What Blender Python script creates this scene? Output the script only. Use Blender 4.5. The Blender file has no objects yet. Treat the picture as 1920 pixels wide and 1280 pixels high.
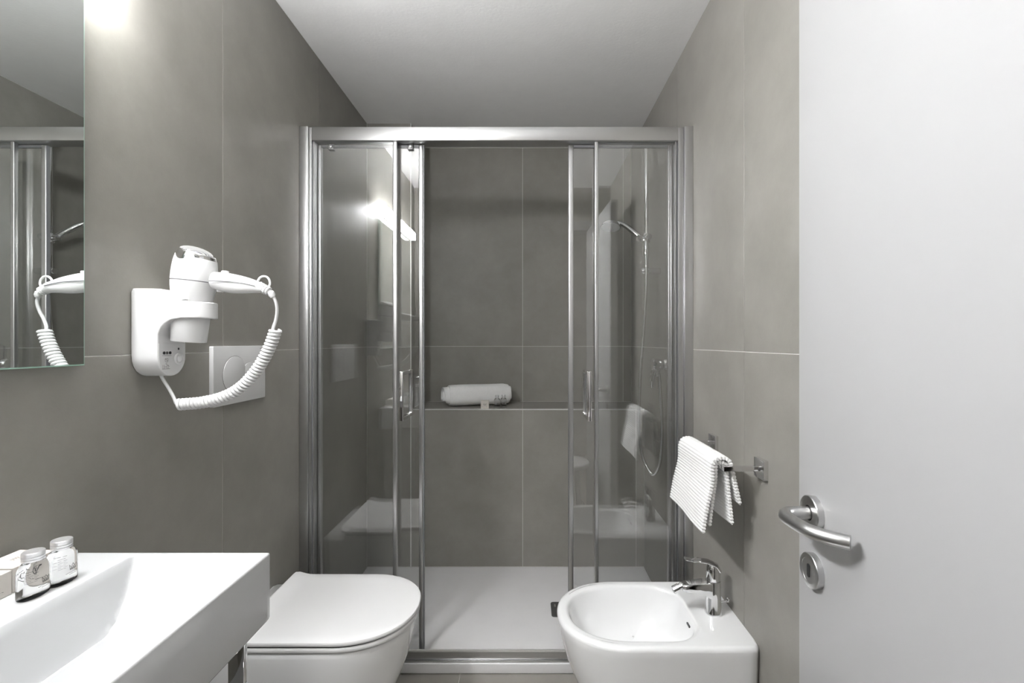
import bpy, bmesh, math, random
from mathutils import Vector, Matrix
random.seed(7)
S = bpy.context.scene
COL = S.collection
PI = math.pi

# ------------------------------------------------------------------ camera, world, exposure
CAM_H = 1.229
cam_d = bpy.data.cameras.new('camera'); cam = bpy.data.objects.new('camera', cam_d); COL.objects.link(cam)
cam.location = (0, 0, CAM_H); cam.rotation_euler = (PI/2, 0, 0)
cam_d.sensor_width = 36.0; cam_d.lens = 876/1920*36.0; cam_d.shift_x = -30/1920; cam_d.clip_start = 0.02
S.camera = cam
S.view_settings.view_transform = 'Standard'; S.view_settings.look = 'None'
S.view_settings.gamma = 1.0; S.view_settings.use_curve_mapping = False
S.view_settings.exposure = 1.98
W = bpy.data.worlds.new('world'); S.world = W; W.use_nodes = True
W.node_tree.nodes['Background'].inputs[0].default_value = (0.9, 0.95, 1, 1)
W.node_tree.nodes['Background'].inputs[1].default_value = 0.05
LAMP_STRENGTH = 54.0
ADDED_UPLIGHT_STRENGTH = 46.0
HALL_FILL_STRENGTH = 12.0

# ------------------------------------------------------------------ dimensions (metres), x right, y into the room
XL, XR = -0.851, 0.614
YR = 0.05                 # inner face of the wall with the doorway
YB1, YB2 = 2.468, 2.78    # ledge front, upper back wall
ZC = 2.381
TRAY = 0.04
LEDGE = 0.872
PILX = -0.617             # boxed-in corner of the shower
FY = 1.737                # front of the shower frame
F = 876.0

# ------------------------------------------------------------------ materials
def mat(name, col, rough=0.5, metal=0.0, coat=0.0, spec=0.5, **kw):
    m = bpy.data.materials.new(name); m.use_nodes = True
    b = m.node_tree.nodes['Principled BSDF']
    b.inputs['Base Color'].default_value = (*col, 1); b.inputs['Roughness'].default_value = rough
    b.inputs['Metallic'].default_value = metal; b.inputs['Coat Weight'].default_value = coat
    b.inputs['Specular IOR Level'].default_value = spec
    for k, v in kw.items(): b.inputs[k].default_value = v
    return m
def noise_mat(name, c1, c2, scale, rough, r_amp=0.0, bump=0.0, bscale=200, detail=6, metal=0, spec=0.5, stretch=(1,1,1), per_object=0.0):
    m = mat(name, c1, rough, metal, spec=spec); nt = m.node_tree; N = nt.nodes; L = nt.links
    b = N['Principled BSDF']
    g = N.new('ShaderNodeNewGeometry'); mp = N.new('ShaderNodeMapping'); mp.inputs['Scale'].default_value = stretch
    L.new(g.outputs['Position'], mp.inputs['Vector'])
    vec = mp.outputs[0]
    if per_object:
        oi = N.new('ShaderNodeObjectInfo'); ml = N.new('ShaderNodeVectorMath'); ml.operation = 'ADD'
        sc = N.new('ShaderNodeMath'); sc.operation = 'MULTIPLY'; sc.inputs[1].default_value = 40
        L.new(oi.outputs['Random'], sc.inputs[0]); L.new(vec, ml.inputs[0]); L.new(sc.outputs[0], ml.inputs[1]); vec = ml.outputs[0]
    n = N.new('ShaderNodeTexNoise'); n.inputs['Scale'].default_value = scale; n.inputs['Detail'].default_value = detail
    n.inputs['Roughness'].default_value = 0.65
    L.new(vec, n.inputs['Vector'])
    cr = N.new('ShaderNodeValToRGB'); cr.color_ramp.elements[0].position = .3; cr.color_ramp.elements[1].position = .72
    cr.color_ramp.elements[0].color = (*c1, 1); cr.color_ramp.elements[1].color = (*c2, 1)
    L.new(n.outputs['Fac'], cr.inputs[0]); L.new(cr.outputs[0], b.inputs['Base Color'])
    if r_amp:
        mr = N.new('ShaderNodeMapRange'); mr.inputs['To Min'].default_value = rough - r_amp; mr.inputs['To Max'].default_value = rough + r_amp
        L.new(n.outputs['Fac'], mr.inputs['Value']); L.new(mr.outputs[0], b.inputs['Roughness'])
    if bump:
        n2 = N.new('ShaderNodeTexNoise'); n2.inputs['Scale'].default_value = bscale; n2.inputs['Detail'].default_value = 4
        L.new(vec, n2.inputs['Vector'])
        bp = N.new('ShaderNodeBump'); bp.inputs['Strength'].default_value = bump; bp.inputs['Distance'].default_value = 0.002
        L.new(n2.outputs['Fac'], bp.inputs['Height']); L.new(bp.outputs[0], b.inputs['Normal'])
    return m
def thin_glass(name, tint, rough=0.0, ior=1.45):
    m = bpy.data.materials.new(name); m.use_nodes = True; nt = m.node_tree; N = nt.nodes; L = nt.links
    N.remove(N['Principled BSDF'])
    t = N.new('ShaderNodeBsdfTransparent'); t.inputs[0].default_value = (*tint, 1)
    g = N.new('ShaderNodeBsdfGlossy'); g.inputs['Roughness'].default_value = rough; g.inputs['Color'].default_value = (1, 1, 1, 1)
    f = N.new('ShaderNodeFresnel'); f.inputs['IOR'].default_value = ior
    # rays are not bent in this thin pane, so both of its surfaces reflect like air-to-glass
    ge = N.new('ShaderNodeNewGeometry'); mr = N.new('ShaderNodeMapRange')
    mr.inputs['To Min'].default_value = ior; mr.inputs['To Max'].default_value = 1/ior
    L.new(ge.outputs['Backfacing'], mr.inputs['Value']); L.new(mr.outputs[0], f.inputs['IOR'])
    x = N.new('ShaderNodeMixShader'); L.new(f.outputs[0], x.inputs[0]); L.new(t.outputs[0], x.inputs[1]); L.new(g.outputs[0], x.inputs[2])
    L.new(x.outputs[0], N['Material Output'].inputs['Surface'])
    return m
def emit(name, col, s):
    m = bpy.data.materials.new(name); m.use_nodes = True; nt = m.node_tree
    nt.nodes.remove(nt.nodes['Principled BSDF']); e = nt.nodes.new('ShaderNodeEmission')
    e.inputs[0].default_value = (*col, 1); e.inputs[1].default_value = s
    nt.links.new(e.outputs[0], nt.nodes['Material Output'].inputs['Surface']); return m

M = {}
M['tile'] = noise_mat('grey_stoneware', (.240,.230,.208), (.304,.292,.266), 5.5, .42, .07, .10, 240, per_object=1, spec=.45)
M['floor_tile'] = noise_mat('floor_stoneware', (.29,.275,.25), (.35,.335,.305), 5, .45, .06, .1, 240, per_object=1)
M['grout'] = noise_mat('pale_grout', (.68,.67,.65), (.76,.75,.73), 60, .85)
M['paint'] = noise_mat('ceiling_paint', (.86,.86,.855), (.89,.89,.885), 14, .8, 0, .25, 90)
M['hall_paint'] = noise_mat('hall_paint', (.42,.41,.40), (.46,.45,.44), 8, .8)
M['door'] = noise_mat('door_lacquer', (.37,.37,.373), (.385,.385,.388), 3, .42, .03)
M['ceramic'] = mat('white_ceramic', (.86,.865,.87), .09, coat=.3)
M['basin'] = mat('basin_resin', (.565,.572,.577), .16, coat=.2)
M['tray'] = noise_mat('tray_resin', (.84,.835,.845), (.87,.865,.875), 10, .45, .05, .12, 260)
M['seat'] = mat('seat_plastic', (.85,.85,.855), .25)
M['plastic'] = mat('white_plastic', (.71,.71,.712), .28)
M['cord'] = mat('cord_plastic', (.72,.72,.722), .4)
M['plate'] = mat('satin_plate', (.66,.66,.66), .38, metal=0.0)
M['chrome'] = mat('chrome', (.82,.82,.83), .05, 1)
M['alu'] = mat('satin_aluminium', (.60,.60,.605), .32, 1.0)
M['steel'] = mat('satin_steel', (.62,.62,.62), .28, 1)
M['trim'] = mat('pale_metal_edge', (.85,.85,.84), .3, .6)
M['mirror'] = mat('silvered_mirror', (.84,.87,.855), .0, 1)
M['mirror_edge'] = mat('mirror_glass_edge', (.45,.68,.58), .15, 0, coat=.5)
M['glass'] = thin_glass('shower_glass', (.98,.984,.984), 0, 1.82)
M['bottle'] = mat('filled_clear_bottle', (.97,.975,.975), .03, **{'Transmission Weight': 1.0, 'IOR': 1.27})
M['towel'] = noise_mat('white_terry', (.86,.86,.855), (.91,.91,.905), 120, .95, 0, .6, 700, spec=.1)
M['card'] = noise_mat('cream_card', (.66,.62,.575), (.70,.66,.61), 60, .7)
M['ink'] = mat('grey_ink', (.10,.095,.09), .6)
M['black'] = mat('black_plastic', (.012,.012,.013), .35)
M['gap_shade'] = mat('dark_gap_shade', (.03,.03,.032), .6)  # shade between toilet seat and lid, put into the colour
M['seal'] = mat('grey_seal', (.18,.18,.19), .4)
M['graphite'] = mat('graphite_metal', (.16,.16,.16), .35, .7)
M['cap'] = noise_mat('bottle_cap_metal', (.74,.74,.75), (.80,.80,.81), 200, .34, .03, metal=.75)
M['nozzle'] = mat('shower_face', (.86,.86,.86), .4)
M['added_uplight'] = emit('ceiling_fill_uplight', (.985,.99,1.0), ADDED_UPLIGHT_STRENGTH)
M['lamp'] = emit('lamp_diffuser', (.985,.99,1.0), LAMP_STRENGTH)

# ------------------------------------------------------------------ mesh helpers
def link(name, me, m, parent=None, smooth=None):
    if smooth is not None:
        me.shade_smooth(); me.set_sharp_from_angle(angle=math.radians(smooth))
    if m is not None and not me.materials: me.materials.append(M[m] if isinstance(m, str) else m)
    o = bpy.data.objects.new(name, me); COL.objects.link(o)
    if parent: o.parent = parent
    return o
def bm_mesh(bm, name):
    bmesh.ops.recalc_face_normals(bm, faces=bm.faces)
    me = bpy.data.meshes.new(name); bm.to_mesh(me); bm.free(); return me
def box_bm(bm, x0, x1, y0, y1, z0, z1, bev=0.0, seg=2):
    r = bmesh.ops.create_cube(bm, size=1)
    vs = r['verts']
    for v in vs:
        v.co = Vector(((x0+x1)/2 + v.co.x*(x1-x0), (y0+y1)/2 + v.co.y*(y1-y0), (z0+z1)/2 + v.co.z*(z1-z0)))
    if bev:
        es = list({e for v in vs for e in v.link_edges})
        bmesh.ops.bevel(bm, geom=es, offset=bev, segments=seg, profile=.5, affect='EDGES')
def box(name, m, x0, x1, y0, y1, z0, z1, parent=None, bev=0.0, seg=2):
    bm = bmesh.new(); box_bm(bm, x0, x1, y0, y1, z0, z1, bev, seg)
    return link(name, bm_mesh(bm, name), m, parent, 35 if bev else None)
def boxes(name, m, lst, parent=None, bev=0.0):
    bm = bmesh.new()
    for b in lst: box_bm(bm, *b, bev=bev)
    return link(name, bm_mesh(bm, name), m, parent, 35 if bev else None)
def loft(name, m, rings, parent=None, cap0=True, cap1=True, smooth=40, closed=True):
    bm = bmesh.new(); R = [[bm.verts.new(p) for p in r] for r in rings]; n = len(R[0])
    for a, b in zip(R, R[1:]):
        for i in range(n if closed else n-1):
            j = (i+1) % n
            bm.faces.new((a[i], a[j], b[j], b[i]))
    if cap0: bm.faces.new(R[0])
    if cap1: bm.faces.new(R[-1])
    return link(name, bm_mesh(bm, name), m, parent, smooth)
def frame_of(d):
    d = Vector(d).normalized(); up = Vector((0,0,1)) if abs(d.z) < .95 else Vector((1,0,0))
    a = d.cross(up).normalized(); b = d.cross(a).normalized(); return a, b, d
def lathe(name, m, prof, origin=(0,0,0), axis=(0,0,1), parent=None, n=40, smooth=35, sx=1.0, xdir=None):
    """prof: (radius, height) pairs along the axis"""
    d = Vector(axis).normalized()
    if xdir is not None:
        a = (Vector(xdir) - d*Vector(xdir).dot(d)).normalized(); b = d.cross(a)
    else: a, b, d = frame_of(axis)
    o = Vector(origin); bm = bmesh.new(); R = []
    for r, h in prof:
        if r < 1e-6: R.append([bm.verts.new(o + d*h)])
        else: R.append([bm.verts.new(o + d*h + a*(r*sx*math.cos(2*PI*i/n)) + b*(r*math.sin(2*PI*i/n))) for i in range(n)])
    for p, q in zip(R, R[1:]):
        for i in range(n):
            j = (i+1) % n
            if len(p) == 1 and len(q) == 1: continue
            if len(p) == 1: bm.faces.new((p[0], q[i], q[j]))
            elif len(q) == 1: bm.faces.new((p[i], p[j], q[0]))
            else: bm.faces.new((p[i], p[j], q[j], q[i]))
    if len(R[0]) > 1: bm.faces.new(R[0])
    if len(R[-1]) > 1: bm.faces.new(R[-1])
    return link(name, bm_mesh(bm, name), m, parent, smooth)
def spline(pts, sub=8):
    P = [Vector(p) for p in pts]; out = []
    Q = [2*P[0]-P[1]] + P + [2*P[-1]-P[-2]]
    for i in range(1, len(Q)-2):
        p0, p1, p2, p3 = Q[i-1], Q[i], Q[i+1], Q[i+2]
        for k in range(sub):
            t = k/sub
            out.append(.5*((2*p1) + (p2-p0)*t + (2*p0-5*p1+4*p2-p3)*t*t + (3*p1-p0-3*p2+p3)*t**3))
    out.append(P[-1]); return out
def tube_rings(path, rad, n=12, sx=1.0, ref=None):
    P = [Vector(p) for p in path]; rings = []; a = None
    for i, p in enumerate(P):
        d = (P[min(i+1, len(P)-1)] - P[max(i-1, 0)]).normalized()
        if a is None:
            if ref is not None: a = (Vector(ref) - d*Vector(ref).dot(d)).normalized()
            else: a = frame_of(d)[0]
        else: a = (a - d*a.dot(d)).normalized()
        b = d.cross(a); r = rad[i] if isinstance(rad, (list, tuple)) else rad
        rings.append([p + a*(r*sx*math.cos(2*PI*k/n)) + b*(r*math.sin(2*PI*k/n)) for k in range(n)])
    return rings
def tube(name, m, path, rad, parent=None, n=12, smooth=45, sx=1.0, ref=None):
    return loft(name, m, tube_rings(path, rad, n, sx, ref), parent, smooth=smooth)
def prism(name, m, poly, to3, h0, h1, parent=None, bev=0.0, seg=2, smooth=35):
    """poly in 2-D, to3(u,v,h) -> 3-D"""
    bm = bmesh.new()
    a = [bm.verts.new(to3(u, v, h0)) for u, v in poly]; b = [bm.verts.new(to3(u, v, h1)) for u, v in poly]
    n = len(a); bm.faces.new(a); bm.faces.new(b)
    for i in range(n): bm.faces.new((a[i], a[(i+1) % n], b[(i+1) % n], b[i]))
    bmesh.ops.recalc_face_normals(bm, faces=bm.faces)
    if bev:
        es = [e for e in bm.edges if len(e.link_faces) == 2 and e.calc_face_angle() > .9]
        bmesh.ops.bevel(bm, geom=es, offset=bev, segments=seg, profile=.5, affect='EDGES')
    return link(name, bm_mesh(bm, name), m, parent, smooth)
def rrect(w, h, r, n=6, cx=0, cy=0):
    out = []
    for k, (sx, sy) in enumerate(((1,1), (-1,1), (-1,-1), (1,-1))):
        for i in range(n+1):
            t = PI/2*k + PI/2*i/n
            out.append((cx + sx*(w/2-r) + r*math.cos(t), cy + sy*(h/2-r) + r*math.sin(t)))
    return out
def thing(name, label, cat, loc=(0,0,0), group=None):
    o = bpy.data.objects.new(name, None); COL.objects.link(o); o.empty_display_size = .05
    tag(o, label, cat, group); PIV[o.name] = Vector(loc); return o
def tag(o, label, cat, group=None):
    o['label'] = label; o['category'] = cat
    if group: o['group'] = group
    return o
def struct(o, label=None):
    o['kind'] = 'structure'
    if label: o['label'] = label
    return o
PIV = {}
def strokes(name, m, segs, w, to3, parent, h=.0003):
    """flat printed line work: quads along 2-D segments, laid just proud of a face"""
    bm = bmesh.new()
    for (x0, y0, x1, y1) in segs:
        d = Vector((x1-x0, y1-y0)); L = d.length or 1; n = Vector((-d.y, d.x))/L*w/2
        q = [(x0+n.x, y0+n.y), (x0-n.x, y0-n.y), (x1-n.x, y1-n.y), (x1+n.x, y1+n.y)]
        bm.faces.new([bm.verts.new(to3(u, v, h)) for u, v in q])
    return link(name, bm_mesh(bm, name), m, parent)
def emblem(s, cx=0, cy=0):
    """crown-like folded emblem printed on the amenities"""
    P = [(-1,.55), (-.5,-.05), (0,.75), (.5,-.05), (1,.55), (.8,-.7), (-.8,-.7), (-1,.55)]
    E = [(*P[i], *P[i+1]) for i in range(len(P)-1)] + [(-.5,-.05,-.8,-.7), (.5,-.05,.8,-.7), (-.5,-.05,-.25,-.7), (.5,-.05,.25,-.7), (-.25,-.7,0,.1), (.25,-.7,0,.1), (-.7,-.5,.7,-.5)]
    return [(cx+a*s, cy+b*s, cx+c*s, cy+d*s) for a, b, c, d in E]

# ------------------------------------------------------------------ room shell
def tiles(parent, to3, u_edges, v_edges, m='tile', j=.0022, t=.009, skip=()):
    for i in range(len(u_edges)-1):
        for k in range(len(v_edges)-1):
            if (i, k) in skip: continue
            u0, u1, v0, v1 = u_edges[i]+j/2, u_edges[i+1]-j/2, v_edges[k]+j/2, v_edges[k+1]-j/2
            prism('tile', m, [(u0,v0), (u1,v0), (u1,v1), (u0,v1)], to3, 0, -t, parent, bev=.0006, seg=1, smooth=20)
G = .0014   # joint depth
wl = struct(box('wall_left', 'grout', XL-.12, XL-G, -.07, 2.9, 0, ZC), 'left wall of large warm grey stoneware tiles')
tiles(wl, lambda u, v, h: (XL+h, u, v), [YR, .103, .703, 1.303, 1.901, YB1], [0, 1.2, ZC])
wr = struct(box('wall_right', 'grout', XR+G, XR+.12, -.07, 2.9, 0, ZC), 'right wall of large warm grey stoneware tiles')
tiles(wr, lambda u, v, h: (XR-h, u, v), [YR, .129, .729, 1.328, 1.926, 2.526, YB2], [0, 1.2, ZC])
wb = struct(box('wall_back', 'grout', XL-.0, XR+.0, YB2+G, YB2+.12, 0, ZC), 'tiled wall at the back of the shower above a ledge')
tiles(wb, lambda u, v, h: (u, YB2-h, v), [PILX, -.032, .566, XR], [LEDGE, 1.2, ZC])
lg = struct(box('wall_ledge', 'grout', PILX, XR, YB1+G, YB2, 0, LEDGE-G), 'tiled half wall forming the shower ledge')
tiles(lg, lambda u, v, h: (u, YB1-h, v), [PILX, -.028, .571, XR], [TRAY, LEDGE-.004])
tiles(lg, lambda u, v, h: (u, v, LEDGE+h), [PILX, -.03, .568, XR], [YB1+.004, YB2])
box('edge_profile', 'trim', PILX, XR, YB1-.0015, YB1+.005, LEDGE-.005, LEDGE+.0012, lg, .0008, 1)
pc = struct(box('wall_corner', 'grout', XL, PILX-G, YB1+G, YB2, 0, ZC), 'tiled boxed-in corner of the shower')
tiles(pc, lambda u, v, h: (u, YB1-h, v), [XL, PILX-.004], [TRAY, 1.2, ZC])
tiles(pc, lambda u, v, h: (PILX+h, u, v), [YB1+.004, YB2], [LEDGE, 1.2, ZC])
box('edge_profile', 'trim', PILX-.005, PILX+.0012, YB1-.0015, YB1+.005, TRAY, ZC, pc, .0008, 1)
fl = struct(box('floor', 'grout', XL-.12, XR+.12, -1.5, 2.9, -.1, -G), 'grey stoneware tiled floor')
tiles(fl, lambda u, v, h: (u, v, h), [XL, -.25, .35, XR], [-1.5, -.8, -.2, .4, 1.0, 1.6, 2.2, YB1], 'floor_tile')
ce = struct(box('ceiling', 'paint', XL-.12, XR+.12, -.07, 2.9, ZC, ZC+.1), 'plain off-white painted ceiling')
# wall with the doorway the camera stands in
DX0, DX1, DZ = -.36, .455, 2.06
wn = struct(boxes('wall_door', 'grout', [(XL, DX0-.03, -.07, YR-G, 0, ZC), (DX1+.03, XR, -.07, YR-G, 0, ZC), (DX0-.03, DX1+.03, -.07, YR-G, DZ+.03, ZC)]), 'tiled wall around the doorway')
tiles(wn, lambda u, v, h: (u, YR+h, v), [XL, DX0-.03], [0, 1.2, ZC])
tiles(wn, lambda u, v, h: (u, YR+h, v), [DX1+.03, XR], [0, 1.2, ZC])
tiles(wn, lambda u, v, h: (u, YR+h, v), [DX0-.03, DX1+.03], [DZ+.03, ZC])
tr = struct(boxes('trim_1', 'door', [(DX0-.07, DX0, -.08, YR+.012, 0, DZ+.07), (DX1, DX1+.07, -.08, YR+.012, 0, DZ+.07), (DX0, DX1, -.08, YR+.012, DZ, DZ+.07)], bev=.003), 'white door frame around the doorway')
# hallway beyond the doorway
struct(box('wall_hall_back', 'hall_paint', -1.2, 1.2, -1.6, -1.5, 0, ZC), 'plain hallway wall')
struct(box('wall_hall_left', 'hall_paint', -1.3, -1.2, -1.6, -.07, 0, ZC), 'plain hallway side wall')
struct(box('wall_hall_right', 'hall_paint', 1.2, 1.3, -1.6, -.07, 0, ZC), 'plain hallway side wall')
struct(box('ceiling_hall', 'hall_paint', -1.3, 1.3, -1.6, -.07, ZC, ZC+.1), 'plain hallway ceiling')
struct(boxes('floor_hall', 'floor_tile', [(-1.2, XL-.12, -1.5, -.07, -.1, 0), (XR+.12, 1.2, -1.5, -.07, -.1, 0)]), 'hallway floor')

hl = thing('added_hall_fill', 'added fill lamp on the hallway ceiling, out of view', 'lamp', (0, -.8, ZC))  # invented fill lamp, out of view, added to brighten the room
lathe('fill_diffuser', emit('hall_fill_glow', (1,.97,.92), HALL_FILL_STRENGTH), [(.15,-.05), (.16,-.03), (.16,-.008)], (0,-.8,ZC), (0,0,1), hl)
lathe('base', 'plastic', [(.17,-.008), (.17,0)], (0,-.8,ZC), (0,0,1), hl)

# ------------------------------------------------------------------ white door leaf, open into the room
A = math.radians(-3.0)
du = Vector((math.sin(A), -math.cos(A), 0))       # along the leaf towards its hinges
dn = Vector((-math.cos(A), -math.sin(A), 0))      # out of the visible face
RC = Vector((.4617, .770, .947))                   # centre of the lever rose's face
ROSE = .0112
DO = RC - dn*ROSE
def d3(u, v, h): return DO + du*u + Vector((0,0,v-.947)) + dn*h
dr = bpy.data.objects.new('door_1', None); COL.objects.link(dr); struct(dr, 'white flush door standing open on the right with satin lever')
leaf = prism('door_leaf', 'door', [(-.051,.008), (.705,.008), (.705,2.045), (-.051,2.045)], d3, 0, -.042, dr, bev=.0015)
lev = [(0,-.004), (0,.022), (.003,.034), (.012,.043), (.027,.046), (.054,.0435), (.076,.039), (.095,.028), (.107,.016), (.116,.004)]
tube_p = [d3(u, .947, ROSE+h) for u, h in lev]
hd = tube('lever_handle', 'steel', spline(tube_p, 6), .0102, dr, n=20, smooth=50)
def rose(c, nm, hole, parent):
    o = d3(c[0], c[1], 0)
    return lathe(nm, 'steel', [(.028,0), (.028,ROSE-.0015), (.0272,ROSE-.0004), (.0265,ROSE), (hole,ROSE), (hole,ROSE-.004)], o, dn, parent, 48)
rose((0,.947), 'handle_rose', .0124, hd)
lathe('handle_collar', 'black', [(.0122,ROSE-.0035), (.0122,ROSE-.0005)], d3(0,.947,0), dn, hd, 32)
kr = rose((0,.852), 'keyhole_rose', .02, dr)
lathe('keyhole_plate', 'steel', [(.0202,0), (.0202,ROSE-.0006)], d3(0,.852,0), dn, kr, 40)
prism('keyhole', 'black', rrect(.0078, .022, .0036, 6, 0, .852), d3, ROSE-.001, ROSE+.0001, kr)

# ------------------------------------------------------------------ mirror and its lamp
mr = thing('wall_mirror', 'frameless rectangular mirror on the left wall above the basin', 'mirror', (XL, .57, 1.18))
MT = .016
box('mirror_glass', 'mirror', XL+MT-.004, XL+MT, .24+.0025, .881-.0025, 1.184+.0025, 1.937-.0025, mr)
box('glass_edge', 'mirror_edge', XL+MT-.006, XL+MT-.0005, .24, .881, 1.184, 1.937, mr, .001, 1)
box('backing_frame', 'graphite', XL, XL+MT-.006, .27, .85, 1.21, 1.91, mr)
lp = thing('mirror_lamp', 'slim bright light bar above the mirror', 'lamp', (XL, .57, 1.94))
box('lamp_housing', 'alu', XL, XL+.02, .25, .89, 1.952, 1.992, lp, .002)
box('lamp_diffuser', 'lamp', XL+.02, XL+.055, .242, .898, 1.945, 1.995, lp, .004)
box('added_uplight_strip', 'added_uplight', XL+.006, XL+.050, .262, .82, 1.9955, 2.0, lp, .001, 1)  # extra glowing strip, added to brighten the ceiling and its bounce

# ------------------------------------------------------------------ shower: tray, enclosure, sliding doors
st = thing('shower_tray', 'low white shower tray with softly textured surface', 'shower tray', (-.12, 2.1, 0))
box('tray_body', 'tray', XL+.001, XR-.001, 1.726, YB1-.001, 0.0005, TRAY, st, .005, 3)
dc = thing('drain_cover', 'dark metal square drain cover on the shower tray', 'drain', (.157, 2.07, TRAY))
prism('cover_plate', 'graphite', rrect(.11, .11, .012, 5, .157, 2.07), lambda u, v, h: (u, v, TRAY+h), .0, .006, dc, bev=.0015)
box('lifting_slot', 'chrome', .118, .124, 2.085, 2.105, TRAY+.006, TRAY+.0066, dc)

def X(px, Y): return (px-990)*Y/F
se = thing('shower_enclosure', 'aluminium framed shower enclosure with fixed clear glass side panels', 'shower screen', (-.12, FY, TRAY))
ZT0, ZT1 = .083, 1.976           # between track top and header bottom
FB = FY+.052
x_li, x_ri = X(583, FY), X(1272, FY)
def wall_profile(xw, sgn):
    p = boxes('wall_profile', 'alu', [(xw, xw+sgn*.033, FY-.002, FB, TRAY, 2.029) if sgn > 0 else (xw-.033, xw, FY-.002, FB, TRAY, 2.029)], se, .0025)
    a, b = sorted((xw+sgn*.0335, x_li if sgn > 0 else x_ri))
    boxes('adjusting_profile', 'alu', [(a, b, FY+.003, FB-.004, TRAY, 2.027)], se, .002)
    a2 = (x_li if sgn > 0 else x_ri)
    c, d = sorted((a2, a2+sgn*.006)); box('profile_groove', 'seal', c, d, FY+.010, FB-.012, ZT0, ZT1, se)
    c, d = sorted((a2+sgn*.006, a2+sgn*.010)); box('profile_lip', 'alu', c, d, FY+.006, FB-.008, ZT0, ZT1, se)
wall_profile(XL, 1); wall_profile(XR, -1)
box('header_rail', 'alu', x_li+.0005, x_ri-.0005, FY-.001, FB+.008, ZT1, 2.027, se, .0025)
box('bottom_track', 'alu', x_li+.0005, x_ri-.0005, FY+.006, FB, TRAY, TRAY+.009, se, .001)
box('track_face', 'alu', x_li+.0005, x_ri-.0005, FY, FY+.0055, TRAY, ZT0-.0075, se, .001)
box('track_lip', 'trim', x_li+.0005, x_ri-.0005, FY-.0015, FY+.006, ZT0-.0075, ZT0-.0005, se, .001)
box('track_sill', 'alu', x_li+.0005, x_ri-.0005, FY-.007, FY-.0005, TRAY, TRAY+.006, se, .001)
YF, YS = FY+.012, FY+.036        # fixed glass plane, sliding glass plane
def fixed(px_s0, px_s1, x_in, x_out):
    a, b = X(px_s0, YF), X(px_s1, YF)
    lo, hi = sorted((x_in, (a+b)/2))
    g = box('fixed_glass', 'glass', lo, hi, YF, YF+.006, ZT0, ZT1, se)
    box('panel_stile', 'alu', a, b, YF-.005, YF+.012, ZT0, ZT1, se, .003, 3)
fixed(737, 745, x_li+.01, 0); fixed(1115, 1122, x_ri-.01, 0)
def sliding(px_l, px_t, lab, hx, sgn):
    d = thing('sliding_door', lab, 'shower door', (X(px_l[0], YS), YS, ZT0))
    d['group'] = 'sliding shower doors'
    a, b = sorted((X(px_l[0], YS), X(px_l[1], YS))); c, e = sorted((X(px_t[0], YS), X(px_t[1], YS)))
    lo, hi = min(b, e), max(a, c)
    box('door_glass', 'glass', lo-.003, hi+.003, YS, YS+.006, TRAY+.014, ZT1-.012, d)
    box('leading_stile', 'alu', a, b-(.0035 if sgn > 0 else 0)+(0 if sgn > 0 else 0), YS-.006, YS+.013, TRAY+.012, ZT1-.004, d, .003, 3)
    s0, s1 = ((b-.0034, b+.001) if sgn > 0 else (a-.001, a+.0006)); box('edge_seal', 'seal', s0, s1, YS-.003, YS+.010, TRAY+.012, ZT1-.004, d)
    box('trailing_stile', 'alu', c, e, YS-.006, YS+.013, TRAY+.012, ZT1-.004, d, .003, 3)
    box('top_rail', 'seal', lo, hi, YS-.001, YS+.008, ZT1-.012, ZT1-.002, d, .001, 1)
    for xx in (c+.05*sgn, b-.05 if sgn > 0 else a+.05):
        if sgn < 0: continue
        r = box('roller_block', 'graphite', xx-.011, xx+.011, YS-.008, YS+.012, ZT1-.022, ZT1-.001, d, .003)
        lathe('roller', 'chrome', [(.006,0), (.006,.004), (.004,.005)], (xx, YS-.008, ZT1-.011), (0,-1,0), r, 16)
    zt, zb, w = 1.120, .941, .0145
    y0 = 1.685
    # outer bar handle: square section C shape, and a shorter grip inside
    prof = lambda u, v, h: (hx+h, u, v)
    for ya, yb, nm in ((y0, YS, 'bar_handle'), (YS+.006, YS+.06, 'inner_handle')):
        out = ya if nm == 'bar_handle' else yb; inn = yb if nm == 'bar_handle' else ya
        k = .012 if out < inn else -.012
        poly = [(inn, zt), (out, zt), (out, zb), (inn, zb), (inn, zb+.013), (out+k, zb+.013), (out+k, zt-.013), (inn, zt-.013)]
        prism(nm, 'chrome', poly, prof, -w/2, w/2, d, bev=.001)
    return d
sliding((786, 795), (597, 603), 'clear glass sliding shower door on the left, slid open', X(752, 1.69), 1)
sliding((1066, 1075), (1252, 1259), 'clear glass sliding shower door on the right, slid open', X(1105, 1.69), -1)

# ------------------------------------------------------------------ shower fittings
BX, BY = .55, 2.17
rl = thing('shower_rail', 'chrome riser rail on the right wall inside the shower', 'shower rail', (BX, BY, 1.55))
lathe('rail_bar', 'chrome', [(.0095,1.545), (.0095,2.17)], (BX, BY, 0), (0,0,1), rl, 24)
for z in (1.556, 2.158):
    lathe('wall_bracket', 'chrome', [(.014,0), (.0155,.004), (.0155,XR-BX+.018), (.013,XR-BX+.022), (0,XR-BX+.022)], (XR, BY, z), (-1,0,0), rl, 28)
sl = lathe('slider', 'chrome', [(.014,0), (.017,.006), (.017,.04), (.014,.046)], (BX, BY, 1.685), (0,0,1), rl, 28)
lathe('slider_knob', 'chrome', [(.013,0), (.0165,.008), (.0165,.024), (.012,.034), (0,.037)], (BX, BY-.012, 1.708), (0,-1,0), sl, 24)
lathe('handset_cradle', 'chrome', [(.014,0), (.0145,.02), (.013,.034)], (BX-.012, BY-.004, 1.704), (-1,-.1,.12), sl, 24)
hs = thing('hand_shower', 'chrome hand shower with white spray face and silver hose', 'hand shower', (BX, BY, 1.7))
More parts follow.
